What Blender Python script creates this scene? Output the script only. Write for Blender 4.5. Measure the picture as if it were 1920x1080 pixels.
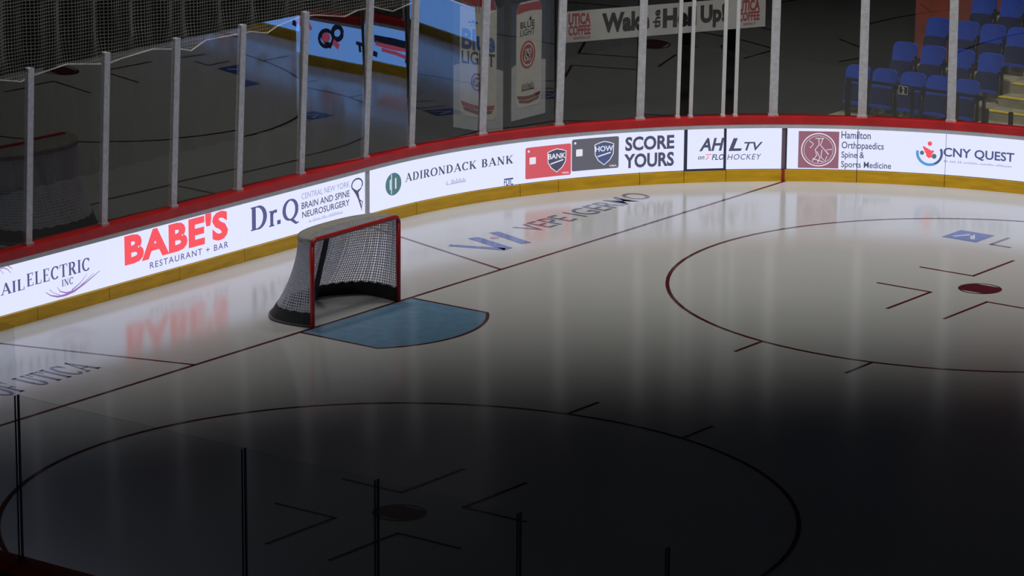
import bpy, bmesh, math, random
from mathutils import Vector, Matrix
random.seed(7)
SC = bpy.context.scene
for o in list(bpy.data.objects): bpy.data.objects.remove(o)
COL = SC.collection

# ------------------------------------------------------------------ camera
CAM = Vector((-37.278, -30.432, 12.489))
YAW, PITCH, ROLL = math.radians(53.3537), math.radians(-14.1153), math.radians(0.4287)
FPX = 6688.1
FW = Vector((math.sin(YAW)*math.cos(PITCH), math.cos(YAW)*math.cos(PITCH), math.sin(PITCH)))
_r = Vector((math.cos(YAW), -math.sin(YAW), 0)); _u = _r.cross(FW)
RT = _r*math.cos(ROLL) + _u*math.sin(ROLL)
UP = _u*math.cos(ROLL) - _r*math.sin(ROLL)
cd = bpy.data.cameras.new('camera'); cam = bpy.data.objects.new('camera', cd); COL.objects.link(cam)
cd.sensor_width = 36; cd.lens = FPX/1920*36; cd.clip_end = 400
M3 = Matrix((RT, UP, -FW)).transposed()
cam.matrix_world = Matrix.Translation(CAM) @ M3.to_4x4()
SC.camera = cam

def proj(p):
    d = Vector(p)-CAM; w = d.dot(FW)
    return 960+FPX*d.dot(RT)/w, 540-FPX*d.dot(UP)/w
def ray(px, py): return FW + RT*((px-960)/FPX) + UP*((540-py)/FPX)
def onz(px, py, z=0.0):
    d = ray(px, py); return CAM + d*((z-CAM.z)/d.z)
def onx(px, py, x):
    d = ray(px, py); return CAM + d*((x-CAM.x)/d.x)
def ony(px, py, y):
    d = ray(px, py); return CAM + d*((y-CAM.y)/d.y)

# ------------------------------------------------------------------ world, lights, exposure
w = bpy.data.worlds.new('world'); SC.world = w; w.use_nodes = True
w.node_tree.nodes['Background'].inputs[0].default_value = (0.9, 0.95, 1, 1)
w.node_tree.nodes['Background'].inputs[1].default_value = 0.006
SC.view_settings.view_transform = 'Standard'; SC.view_settings.look = 'None'
SC.view_settings.gamma = 1; SC.view_settings.exposure = 0; SC.view_settings.use_curve_mapping = False
# added floodlights, unseen, turned to the far boards so the near ice goes dark
LS, LZ = 2.5, 16.0
for i, (t, en, AIM) in enumerate(((-2, 2400, 7.5), (6, 3300, 8.5), (14, 2900, 8.5), (22, 3000, 8.0), (30, 3000, 8.0))):
    ld = bpy.data.lights.new('added_flood', 'SPOT'); lo = bpy.data.objects.new('added_flood', ld); COL.objects.link(lo)
    lo.location = (LS*.8+t*.6, LS*.6-t*.8, LZ)
    ld.energy = en; ld.color = (1, .975, .91); ld.spot_size = math.radians(94); ld.spot_blend = 1.0
    ld.shadow_soft_size = 1.0
    lo.rotation_euler = Vector(((AIM-LS)*.8, (AIM-LS)*.6, -LZ)).to_track_quat('-Z', 'Y').to_euler()

# one more unseen flood, added to brighten the end boards and their rails
ld = bpy.data.lights.new('added_flood', 'SPOT'); lo = bpy.data.objects.new('added_flood', ld); COL.objects.link(lo)
lo.location = (-3.0, -4.0, LZ); ld.energy = 1900; ld.color = (1, .975, .91); ld.spot_size = math.radians(58); ld.spot_blend = 1.0; ld.shadow_soft_size = 1.0
lo.rotation_euler = Vector((-.5, 10.0, -LZ)).to_track_quat('-Z', 'Y').to_euler()

# ------------------------------------------------------------------ materials
MATS = {}
def mat(name, col, rough=.5, metal=0, noise=0, scale=8, bump=0, spec=.5, ior=1.5, stretch=None):
    if name in MATS: return MATS[name]
    m = bpy.data.materials.new(name); m.use_nodes = True; nt = m.node_tree
    b = nt.nodes['Principled BSDF']
    b.inputs['Base Color'].default_value = (*col, 1); b.inputs['Roughness'].default_value = rough
    b.inputs['Metallic'].default_value = metal; b.inputs['IOR'].default_value = ior
    b.inputs['Specular IOR Level'].default_value = spec
    tc = nt.nodes.new('ShaderNodeTexCoord'); n = nt.nodes.new('ShaderNodeTexNoise')
    n.inputs['Scale'].default_value = scale; n.inputs['Detail'].default_value = 4
    if stretch:
        mp = nt.nodes.new('ShaderNodeMapping'); mp.inputs['Scale'].default_value = stretch
        nt.links.new(tc.outputs['Object'], mp.inputs[0]); nt.links.new(mp.outputs[0], n.inputs[0])
    else: nt.links.new(tc.outputs['Object'], n.inputs[0])
    if noise:
        r = nt.nodes.new('ShaderNodeValToRGB')
        r.color_ramp.elements[0].position = .3; r.color_ramp.elements[1].position = .7
        r.color_ramp.elements[0].color = (*[c*(1-noise) for c in col], 1)
        r.color_ramp.elements[1].color = (*[min(1, c*(1+noise)) for c in col], 1)
        nt.links.new(n.outputs['Fac'], r.inputs[0]); nt.links.new(r.outputs[0], b.inputs['Base Color'])
    if bump:
        bp = nt.nodes.new('ShaderNodeBump'); bp.inputs['Strength'].default_value = bump; bp.inputs['Distance'].default_value = .01
        nt.links.new(n.outputs['Fac'], bp.inputs['Height']); nt.links.new(bp.outputs[0], b.inputs['Normal'])
    MATS[name] = m; return m
def led(name, col, strength=1.0):
    """a lit LED surface: what it shows is what it emits"""
    if name in MATS: return MATS[name]
    m = bpy.data.materials.new(name); m.use_nodes = True; nt = m.node_tree
    b = nt.nodes['Principled BSDF']; b.inputs['Base Color'].default_value = (.02, .02, .022, 1)
    b.inputs['Roughness'].default_value = .35
    b.inputs['Emission Color'].default_value = (*col, 1); b.inputs['Emission Strength'].default_value = strength
    MATS[name] = m; return m
LEDW = 0.80
white_led = led('led_white', (.95, 1.0, 1.36), LEDW)
def ledc(name, r, g, b):
    f = lambda c: (c/255/12.92 if c/255 < .04045 else ((c/255+.055)/1.055)**2.4)
    return led(name, (f(r), f(g), f(b)), 1.0)
navy = ledc('led_navy', 84, 84, 132); red_led = ledc('led_red', 248, 82, 92); dark_led = ledc('led_charcoal', 72, 74, 98)
teal = ledc('led_teal', 72, 112, 120); maroon = ledc('led_maroon', 142, 92, 110); pale = ledc('led_pale', 226, 226, 240)
card_red = ledc('led_card_red', 205, 84, 96); card_grey = ledc('led_card_grey', 92, 92, 104); sky = ledc('led_sky', 84, 150, 214)
violet = ledc('led_violet', 146, 110, 170); slate = ledc('led_slate', 70, 84, 128); faint = ledc('led_faint', 150, 155, 190)
BLUE_S = 3.8
blue_led = led('led_blue', (.17, .40, 1.0), BLUE_S)
blue_dark = led('led_blue_dark', (.02, .03, .09), 1.0); blue_red = led('led_blue_red', (.9, .16, .30), 1.6)

red_rail = mat('red_cap_rail', (.62, .022, .026), .4, noise=.12, scale=3)
grey_al = mat('grey_frame', (.62, .64, .70), .45, .0, noise=.08)
yellow = mat('yellow_kick', (.80, .45, .004), .42, noise=.16, scale=2.5, stretch=(1, 1, 6))
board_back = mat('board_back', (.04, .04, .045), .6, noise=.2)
frame_dark = mat('gate_frame_dark', (.05, .055, .11), .45, noise=.1)
post_al = mat('post_aluminium', (.62, .62, .66), .42, .1, noise=.14, scale=14)
post_white = mat('gate_post_white', (.72, .72, .74), .4, noise=.05)
line_red = mat('ice_line_red', (.10, .012, .018), .13, noise=.2, scale=20, spec=.4, ior=1.31)
line_blue = mat('ice_paint_blue', (.06, .12, .42), .13, noise=.2, scale=10, spec=.4, ior=1.31)
line_grey = mat('ice_paint_slate', (.13, .14, .22), .13, noise=.2, scale=10, spec=.4, ior=1.31)
crease_m = mat('ice_paint_crease', (.17, .33, .50), .13, noise=.1, scale=6, spec=.4, ior=1.31)
ice_white = mat('ice_paint_white', (.6, .65, .8), .13, spec=.4, ior=1.31)
goal_red = mat('goal_red_paint', (.66, .022, .02), .35, noise=.1, scale=6)
net_white = mat('goal_net_cord', (.93, .93, .95), .8, noise=.05, scale=30)
_nt = net_white.node_tree; _tr = _nt.nodes.new('ShaderNodeBsdfTranslucent'); _tr.inputs[0].default_value = (.95, .95, 1, 1)
_mx = _nt.nodes.new('ShaderNodeMixShader'); _mx.inputs[0].default_value = .4      # thin nylon twine lets light through
_nt.links.new(_nt.nodes['Principled BSDF'].outputs[0], _mx.inputs[1]); _nt.links.new(_tr.outputs[0], _mx.inputs[2]); _nt.links.new(_mx.outputs[0], _nt.nodes['Material Output'].inputs[0])
net_dark = mat('goal_dark_strap', (.035, .035, .045), .7, noise=.3)
pad_black = mat('goal_black_skirt', (.02, .022, .02), .7, noise=.4, scale=14)
canvas = mat('goal_top_canvas', (.42, .40, .36), .85, noise=.18, scale=40, bump=.3)
cord = mat('safety_net_cord', (.22, .215, .20), .85, noise=.25, scale=5)
rope = mat('hem_rope', (.62, .6, .56), .8, noise=.2, scale=30)
curtain = mat('black_curtain', (.003, .003, .0035), .95, noise=.4, scale=2, stretch=(6, 6, .3), spec=.1)
dark_wall = mat('dark_tunnel', (.010, .010, .011), .9, noise=.3, scale=1.5, spec=.1)
brown_wall = mat('red_brown_wall', (.42, .075, .045), .8, noise=.2, scale=3)
concrete = mat('olive_concrete', (.30, .27, .18), .85, noise=.25, scale=5, bump=.2)
walk_conc = mat('walkway_rubber', (.007, .007, .008), .85, noise=.3, scale=3, bump=.2)
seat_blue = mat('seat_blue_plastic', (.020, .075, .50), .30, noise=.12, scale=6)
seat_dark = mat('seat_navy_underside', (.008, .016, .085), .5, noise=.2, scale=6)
black_metal = mat('black_metal', (.012, .012, .013), .4, .3, noise=.2)
nosing = mat('yellow_nosing', (.80, .60, .02), .5, noise=.15, scale=10)
vinyl = mat('banner_white_vinyl', (.56, .55, .55), .55, noise=.06, scale=3)
can_white = mat('print_warm_white', (.66, .63, .57), .5, noise=.06, scale=5)
can_back = mat('print_slate_blue', (.045, .065, .10), .5, noise=.4, scale=3)
can_pale = mat('print_snow', (.50, .52, .55), .5, noise=.1, scale=4)
p_red = mat('print_red', (.45, .04, .045), .5, noise=.1); p_blue = mat('print_blue', (.04, .13, .42), .5, noise=.1)
p_black = mat('print_black', (.022, .022, .026), .5, noise=.1); p_brown = mat('print_brown', (.22, .06, .05), .5, noise=.1)

# ice: milky white under a polished, faintly ribbed wet surface
def ice_mat():
    m = bpy.data.materials.new('ice'); m.use_nodes = True; nt = m.node_tree; b = nt.nodes['Principled BSDF']
    tc = nt.nodes.new('ShaderNodeTexCoord')
    n1 = nt.nodes.new('ShaderNodeTexNoise'); n1.inputs['Scale'].default_value = .35; n1.inputs['Detail'].default_value = 5
    n2 = nt.nodes.new('ShaderNodeTexNoise'); n2.inputs['Scale'].default_value = 3.0; n2.inputs['Detail'].default_value = 6
    mp = nt.nodes.new('ShaderNodeMapping'); mp.inputs['Scale'].default_value = (1, .25, 1); mp.inputs['Rotation'].default_value = (0, 0, .5)
    nt.links.new(tc.outputs['Object'], n1.inputs[0]); nt.links.new(tc.outputs['Object'], mp.inputs[0]); nt.links.new(mp.outputs[0], n2.inputs[0])
    r = nt.nodes.new('ShaderNodeValToRGB'); r.color_ramp.elements[0].color = (.59, .60, .59, 1); r.color_ramp.elements[1].color = (.65, .66, .66, 1)
    nt.links.new(n1.outputs['Fac'], r.inputs[0]); nt.links.new(r.outputs[0], b.inputs['Base Color'])
    mr = nt.nodes.new('ShaderNodeMapRange'); mr.inputs['To Min'].default_value = .11; mr.inputs['To Max'].default_value = .18
    nt.links.new(n2.outputs['Fac'], mr.inputs[0]); nt.links.new(mr.outputs[0], b.inputs['Roughness'])
    b.inputs['IOR'].default_value = 1.31; b.inputs['Specular IOR Level'].default_value = .5
    return m
def glass_mat():
    """clear acrylic: mirror share by Fresnel on the faces seen from outside, the rest passes straight through"""
    m = bpy.data.materials.new('clear_glass'); m.use_nodes = True; nt = m.node_tree; nt.nodes.clear()
    out = nt.nodes.new('ShaderNodeOutputMaterial'); mix = nt.nodes.new('ShaderNodeMixShader')
    tr = nt.nodes.new('ShaderNodeBsdfTransparent'); tr.inputs[0].default_value = (.96, .97, .97, 1)
    gl = nt.nodes.new('ShaderNodeBsdfGlossy'); gl.inputs['Roughness'].default_value = .0; gl.inputs[0].default_value = (1, 1, 1, 1)
    fr = nt.nodes.new('ShaderNodeFresnel'); fr.inputs['IOR'].default_value = 1.55
    ge = nt.nodes.new('ShaderNodeNewGeometry'); inv = nt.nodes.new('ShaderNodeMath'); inv.operation = 'SUBTRACT'; inv.inputs[0].default_value = 1
    mul = nt.nodes.new('ShaderNodeMath'); mul.operation = 'MULTIPLY'; dbl = nt.nodes.new('ShaderNodeMath'); dbl.operation = 'MULTIPLY'; dbl.inputs[1].default_value = 1.8; dbl.use_clamp = True
    nt.links.new(ge.outputs['Backfacing'], inv.inputs[1]); nt.links.new(fr.outputs[0], dbl.inputs[0])
    nt.links.new(dbl.outputs[0], mul.inputs[0]); nt.links.new(inv.outputs[0], mul.inputs[1])
    nt.links.new(mul.outputs[0], mix.inputs[0]); nt.links.new(tr.outputs[0], mix.inputs[1]); nt.links.new(gl.outputs[0], mix.inputs[2])
    nt.links.new(mix.outputs[0], out.inputs[0]); return m
ICE = ice_mat(); GLASS = glass_mat()

# ------------------------------------------------------------------ object helpers
def obj(name, verts, faces, m, parent=None, smooth=False):
    me = bpy.data.meshes.new(name); me.from_pydata([tuple(v) for v in verts], [], faces); me.update()
    me.materials.append(m)
    if smooth:
        for p in me.polygons: p.use_smooth = True
    o = bpy.data.objects.new(name, me); COL.objects.link(o)
    if parent:
        o.parent = parent; o.matrix_parent_inverse = Matrix.Translation(parent_loc(parent)).inverted()
    return o
def parent_loc(p):
    v = Vector((0, 0, 0))
    while p is not None: v += p.location; p = p.parent if p.parent and p.matrix_parent_inverse == Matrix() else None
    return v
def empty(name, loc, label, cat, group=None):
    e = bpy.data.objects.new(name, None); e.location = loc; COL.objects.link(e); e.empty_display_size = .1
    e['label'] = label; e['category'] = cat
    if group: e['group'] = group
    return e
def tag(o, label, cat, group=None):
    o['label'] = label; o['category'] = cat
    if group: o['group'] = group
    return o
class MB:
    def __init__(s): s.v = []; s.f = []
    def add(s, v, f):
        k = len(s.v); s.v += [Vector(a) for a in v]; s.f += [[i+k for i in g] for g in f]; return s
    def box(s, x0, x1, y0, y1, z0, z1):
        return s.hexa([(x0, y0, z0), (x1, y0, z0), (x1, y1, z0), (x0, y1, z0), (x0, y0, z1), (x1, y0, z1), (x1, y1, z1), (x0, y1, z1)])
    def hexa(s, p):
        return s.add(p, [[0, 3, 2, 1], [4, 5, 6, 7], [0, 1, 5, 4], [1, 2, 6, 5], [2, 3, 7, 6], [3, 0, 4, 7]])
    def obox(s, c, ax, ay, az, hx, hy, hz):
        c = Vector(c); P = []
        for sz in (-1, 1):
            for sx, sy in ((-1, -1), (1, -1), (1, 1), (-1, 1)): P.append(c+ax*hx*sx+ay*hy*sy+az*hz*sz)
        return s.hexa(P)
    def tube(s, pts, r, n=6, cap=True):
        pts = [Vector(p) for p in pts]; k0 = len(s.v); L = len(pts)
        prev = None
        for i, p in enumerate(pts):
            t = (pts[min(i+1, L-1)]-pts[max(i-1, 0)]).normalized()
            if prev is None:
                a = Vector((0, 0, 1)) if abs(t.z) < .9 else Vector((1, 0, 0)); a = (a-t*a.dot(t)).normalized()
            else: a = (prev-t*prev.dot(t)).normalized()
            prev = a; b = t.cross(a); rr = r[i] if isinstance(r, (list, tuple)) else r
            for k in range(n):
                an = 2*math.pi*(k+.5)/n; s.v.append(p+(a*math.cos(an)+b*math.sin(an))*rr)
        for i in range(L-1):
            for k in range(n):
                a = k0+i*n+k; b = k0+i*n+(k+1) % n; s.f.append([a, b, b+n, a+n])
        if cap: s.f.append([k0+k for k in range(n)][::-1]); s.f.append([k0+(L-1)*n+k for k in range(n)])
        return s
    def build(s, name, m, parent=None, smooth=False): return obj(name, s.v, s.f, m, parent, smooth)

# ------------------------------------------------------------------ rink outline: s = 0 at the left end of the straight end board
EY, RAD, HX, FLAT = 3.25, 8.3, 12.8, 9.0
ARC = RAD*math.pi/2
def P(s, off=0.0):
    """point on the board face at arc length s, pushed off metres INTO the rink"""
    if s < 0:
        if s > -ARC:
            a = math.pi/2 - s/RAD; n = Vector((-math.cos(a), -math.sin(a), 0)); p = Vector((-4.5+RAD*math.cos(a), EY-RAD+RAD*math.sin(a), 0))
        else: n = Vector((1, 0, 0)); p = Vector((-HX, EY-RAD+(s+ARC), 0))
    elif s <= FLAT: n = Vector((0, -1, 0)); p = Vector((-4.5+s, EY, 0))
    elif s < FLAT+ARC:
        a = math.pi/2-(s-FLAT)/RAD; n = Vector((-math.cos(a), -math.sin(a), 0)); p = Vector((4.5+RAD*math.cos(a), EY-RAD+RAD*math.sin(a), 0))
    else: n = Vector((-1, 0, 0)); p = Vector((HX, EY-RAD-(s-FLAT-ARC), 0))
    return p+n*off
def Nrm(s): return (P(s, 1)-P(s)).normalized()
def Z3(p, z): return Vector((p.x, p.y, z))
# pixel column -> s on the far boards
_tab = []
for i in range(0, 2400):
    s_ = -3+i*.01; _tab.append((proj(Z3(P(s_), .6))[0], s_))
def s_px(px):
    lo, hi = 0, len(_tab)-1
    while hi-lo > 1:
        m_ = (lo+hi)//2
        if _tab[m_][0] <= px: lo = m_
        else: hi = m_
    a, b = _tab[lo], _tab[hi]; return a[1]+(b[1]-a[1])*(px-a[0])/(b[0]-a[0])
def sz(px, py):
    s = s_px(px)
    for _ in range(3):
        p0 = proj(Z3(P(s), 0)); p1 = proj(Z3(P(s), 1)); z = (py-p0[1])/(p1[1]-p0[1])
        s += (px-proj(Z3(P(s), z))[0])/proj_rate(s)
    return s, z
def proj_rate(s): return (proj(Z3(P(s+.05), .6))[0]-proj(Z3(P(s-.05), .6))[0])/.1

def strip(mb, s0, s1, z0, z1, f, b, step=.25):
    """a slab along the boards between arc lengths, from f (towards the ice) to b (outwards, negative)"""
    n = max(1, int(abs(s1-s0)/step)); k = len(mb.v)
    for i in range(n+1):
        s = s0+(s1-s0)*i/n
        a, c = P(s, f), P(s, b)
        mb.v += [Z3(a, z0), Z3(a, z1), Z3(c, z1), Z3(c, z0)]
    for i in range(n):
        q = k+i*4
        for j in range(4): mb.f.append([q+j, q+(j+1) % 4, q+4+(j+1) % 4, q+4+j])
    mb.f.append([k, k+3, k+2, k+1]); e = k+n*4; mb.f.append([e, e+1, e+2, e+3])
    return mb

# ------------------------------------------------------------------ lettering
_sans = {}
def sans(txt, bold=0.0, shear=0.0, spacing=1.0):
    key = (txt, bold, shear, spacing)
    if key in _sans: return _sans[key]
    cu = bpy.data.curves.new('t', 'FONT'); cu.body = txt; cu.size = 1; cu.offset = bold; cu.shear = shear; cu.resolution_u = 3; cu.space_character = spacing
    o = bpy.data.objects.new('t', cu); COL.objects.link(o)
    me = bpy.data.meshes.new_from_object(o.evaluated_get(bpy.context.evaluated_depsgraph_get()))
    v = [(a.co.x, a.co.y) for a in me.vertices]; f = [list(p.vertices) for p in me.polygons]
    bpy.data.objects.remove(o); bpy.data.curves.remove(cu); bpy.data.meshes.remove(me)
    _sans[key] = norm2(v, f); return _sans[key]
def norm2(v, f):
    x0 = min(a[0] for a in v); x1 = max(a[0] for a in v); y0 = min(a[1] for a in v); y1 = max(a[1] for a in v)
    return [((a[0]-x0)/(x1-x0), (a[1]-y0)/(y1-y0)) for a in v], f
def line2(pts, w, cap=0):
    """flat 2-D ribbon through pts, w = width or list of widths"""
    v, f = [], []; n = len(pts)
    for i in range(n):
        a = pts[max(i-1, 0)]; b = pts[min(i+1, n-1)]; dx, dy = b[0]-a[0], b[1]-a[1]; L = math.hypot(dx, dy) or 1
        ww = (w[i] if isinstance(w, (list, tuple)) else w)/2
        v += [(pts[i][0]-dy/L*ww, pts[i][1]+dx/L*ww), (pts[i][0]+dy/L*ww, pts[i][1]-dx/L*ww)]
    for i in range(n-1): f.append([2*i, 2*i+1, 2*i+3, 2*i+2])
    return v, f
def join2(parts):
    v, f = [], []
    for a, b in parts:
        k = len(v); v += a; f += [[i+k for i in g] for g in b]
    return v, f
T, t_ = .19, .075
def Ln(x0, y0, x1, y1, w):
    return line2([(x0, y0), (x1, y1)], w)
def Ar(cx, cy, rx, ry, a0, a1, thick=T, n=14):
    pts, ws = [], []
    for i in range(n+1):
        a = math.radians(a0+(a1-a0)*i/n); pts.append((cx+rx*math.cos(a), cy+ry*math.sin(a))); ws.append(t_+(thick-t_)*abs(math.cos(a)))
    return line2(pts, ws)
def Se(x, y, h): return line2([(x-h, y), (x+h, y)], .06)
B_, T_ = .03, .97
GL = {
 'A': (.92, [Ln(.12, 0, .46, 1, t_), Ln(.44, 1, .80, 0, T), Ln(.22, .33, .68, .33, t_), Se(.12, B_, .14), Se(.80, B_, .16)]),
 'B': (.78, [Ln(.2, 0, .2, 1, T), Ar(.36, .74, .22, .23, -90, 90), Ar(.36, .265, .27, .235, -90, 90), Ln(.06, T_, .38, T_, .06), Ln(.2, .5, .4, .5, .06), Ln(.06, B_, .38, B_, .06)]),
 'C': (.82, [Ar(.46, .5, .34, .47, 42, 318, n=22), Ln(.74, .68, .74, .98, .06)]),
 'D': (.90, [Ln(.2, 0, .2, 1, T), Ar(.38, .5, .36, .47, -90, 90, n=18), Ln(.06, T_, .4, T_, .06), Ln(.06, B_, .4, B_, .06)]),
 'E': (.74, [Ln(.2, 0, .2, 1, T), Ln(.06, T_, .64, T_, .06), Ln(.06, B_, .68, B_, .06), Ln(.2, .5, .5, .5, .06), Ln(.62, .78, .62, 1, .06), Ln(.66, 0, .66, .24, .06), Ln(.5, .4, .5, .6, .05)]),
 'F': (.70, [Ln(.2, 0, .2, 1, T), Ln(.06, T_, .64, T_, .06), Se(.2, B_, .16), Ln(.2, .5, .5, .5, .06), Ln(.62, .76, .62, 1, .06), Ln(.5, .4, .5, .6, .05)]),
 'I': (.40, [Ln(.2, 0, .2, 1, T), Se(.2, B_, .16), Se(.2, T_, .16)]),
 'K': (.88, [Ln(.2, 0, .2, 1, T), Ln(.26, .42, .70, .98, t_), Ln(.38, .56, .74, 0, T), Se(.2, B_, .16), Se(.2, T_, .16), Se(.72, B_, .16), Se(.70, T_, .13)]),
 'L': (.72, [Ln(.2, 0, .2, 1, T), Se(.2, T_, .16), Ln(.06, B_, .66, B_, .06), Ln(.64, 0, .64, .28, .06)]),
 'N': (.94, [Ln(.18, 0, .18, 1, t_), Ln(.16, 1, .76, 0, T), Ln(.76, 0, .76, 1, t_), Se(.18, B_, .14), Se(.14, T_, .12), Se(.76, T_, .14)]),
 'O': (.92, [Ar(.46, .5, .36, .47, 0, 360, n=28)]),
 'Q': (.92, [Ar(.46, .5, .36, .47, 0, 360, n=28), line2([(.40, .06), (.60, -.04), (.78, -.20), (.94, -.18)], [.05, .15, .12, .04])]),
 'R': (.86, [Ln(.2, 0, .2, 1, T), Ar(.38, .74, .24, .23, -90, 90), Ln(.06, T_, .4, T_, .06), Ln(.2, .5, .4, .5, .06), Ln(.42, .5, .72, 0, T), Se(.2, B_, .16), Se(.76, B_, .12)]),
 'T': (.80, [Ln(.4, 0, .4, 1, T), Ln(.04, T_, .76, T_, .06), Se(.4, B_, .16), Ln(.05, .74, .05, 1, .06), Ln(.75, .74, .75, 1, .06)]),
 'U': (.88, [Ln(.2, .3, .2, 1, T), Ar(.45, .32, .25, .29, 180, 360), Ln(.70, .3, .70, 1, t_), Se(.2, T_, .16), Se(.70, T_, .14)]),
 'r': (.58, [Ln(.2, 0, .2, .68, T), Se(.2, B_, .16), Ln(.04, .66, .22, .66, .06), line2([(.2, .46), (.34, .64), (.52, .62)], [.08, .13, .16])]),
 '.': (.34, [line2([(.06, .09), (.24, .09)], .18)]), ' ': (.45, []),
}
def serif(txt, gap=.06):
    parts, x = [], 0
    for ch in txt:
        wd, el = GL[ch]
        for v, f in el: parts.append(([(a[0]+x, a[1]) for a in v], f))
        x += wd+gap
    return join2(parts)
def tiny(n, seed=1):
    """a line of print too small to read: uneven ticks on a base line"""
    rr = random.Random(seed); pt = [line2([(0, .12), (n, .12)], .10)]
    for k in range(n):
        if rr.random() < .16: continue
        pt.append(line2([(k+.5, .1), (k+.5+rr.uniform(-.1, .1), rr.uniform(.6, 1))], .42))
    return join2(pt)
def fit(shape, x0, x1, y0, y1, yfix=None):
    v, f = shape
    ax0 = min(a[0] for a in v); ax1 = max(a[0] for a in v); ay0 = min(a[1] for a in v); ay1 = max(a[1] for a in v)
    if yfix: ay0, ay1 = yfix
    return [(x0+(a[0]-ax0)/(ax1-ax0)*(x1-x0), y0+(a[1]-ay0)/(ay1-ay0)*(y1-y0)) for a in v], f
def on_board(name, shape, m, parent, off=.006):
    v, f = shape
    s0, s1 = min(a[0] for a in v), max(a[0] for a in v)
    if s1 > FLAT-.1 and s1-s0 > .12:          # slice so that wide print follows the curve
        bm = bmesh.new(); vs = [bm.verts.new((a[0], a[1], 0)) for a in v]
        for g in f:
            try: bm.faces.new([vs[i] for i in g])
            except ValueError: pass
        c = s0+.06
        while c < s1:
            bmesh.ops.bisect_plane(bm, geom=bm.verts[:]+bm.edges[:]+bm.faces[:], plane_co=(c, 0, 0), plane_no=(1, 0, 0)); c += .06
        bm.verts.index_update(); v = [(a.co.x, a.co.y) for a in bm.verts]; f = [[q.index for q in g.verts] for g in bm.faces]; bm.free()
    return obj(name, [Z3(P(a[0], off), a[1]) for a in v], f, m, parent)
def ell(cx, cy, rx, ry, n=28):
    v = [(cx+rx*math.cos(2*math.pi*i/n), cy+ry*math.sin(2*math.pi*i/n)) for i in range(n)]; return v, [list(range(n))]
def ring2(cx, cy, rx, ry, w, a0=0, a1=360, n=32):
    return line2([(cx+rx*math.cos(math.radians(a0+(a1-a0)*i/n)), cy+ry*math.sin(math.radians(a0+(a1-a0)*i/n))) for i in range(n+1)], w)
def rect2(x0, x1, y0, y1): return [(x0, y0), (x1, y0), (x1, y1), (x0, y1)], [[0, 1, 2, 3]]
def poly2(pts): return list(pts), [list(range(len(pts)))]
def rrect2(x0, x1, y0, y1, r, n=4):
    v = []
    for cx, cy, a in ((x1-r, y1-r, 0), (x0+r, y1-r, 90), (x0+r, y0+r, 180), (x1-r, y0+r, 270)):
        for i in range(n+1): b = math.radians(a+90*i/n); v.append((cx+r*math.cos(b), cy+r*math.sin(b)))
    return v, [list(range(len(v)))]
def box_px(px0, px1, pxm, pyt, pyb):
    """pixel extents of a piece of lettering -> s0, s1, z0, z1; the heights are read at column pxm"""
    return s_px(px0), s_px(px1), sz(pxm, pyb)[1], sz(pxm, pyt)[1]
def words(shape, gap):
    v, f = shape; fs = sorted(f, key=lambda g: min(v[i][0] for i in g)); out = []; cur = []; end = None
    for g in fs:
        a = min(v[i][0] for i in g); b = max(v[i][0] for i in g)
        if end is not None and a-end > gap: out.append(cur); cur = []
        cur.append(g); end = b if end is None else max(end, b)
    out.append(cur); res = []
    for fl in out:
        ids = sorted({i for g in fl for i in g}); mp = {i: k for k, i in enumerate(ids)}
        res.append(([v[i] for i in ids], [[mp[i] for i in g] for g in fl]))
    return res
def ad(name, shape, m, parent, px0, px1, pxm, pyt, pyb, off=.006, yfix=None):
    s0, s1, z0, z1 = box_px(px0, px1, pxm, pyt, pyb)
    if name == 'lettering':                  # words stand apart: one piece each
        for w_ in words(fit(shape, s0, s1, z0, z1, yfix), .30*(z1-z0)): on_board(name, w_, m, parent, off)
        return
    return on_board(name, fit(shape, s0, s1, z0, z1, yfix), m, parent, off)
def stroke_px(pts, w):
    q = [sz(*p) for p in pts]; return line2(q, w)
def ellipse_px(px, py, rx, ry):
    s, z = sz(px, py); ds = s_px(px+rx)-s; dz = sz(px, py-ry)[1]-z; return s, z, ds, dz

# ------------------------------------------------------------------ the ice and its painted markings
ice_v = []; a = -ARC-42
while a <= FLAT+ARC+42: ice_v.append(Z3(P(a, -.02), 0)); a += .5
floor = obj('floor', ice_v, [list(range(len(ice_v)))[::-1]], ICE); floor['kind'] = 'structure'
floor['label'] = 'white polished ice sheet of the hockey rink'
MK = .002
def mark(name, shape, m, z=MK):
    return obj(name, [Vector((a[0], a[1], z)) for a in shape[0]], shape[1], m, floor)
xg = math.sqrt(RAD**2-(RAD-EY)**2)+4.5
def sub(p0, p1, w, n=24): return line2([(p0[0]+(p1[0]-p0[0])*i/n, p0[1]+(p1[1]-p0[1])*i/n) for i in range(n+1)], w)
mark('goal_line', sub((-xg, 0), (xg, 0), .055), line_red)
mark('trapezoid_line', sub((-3.36, 0), (-4.3, EY), .05), line_red)
mark('trapezoid_line', sub((3.36, 0), (4.3, EY), .05), line_red)
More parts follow.
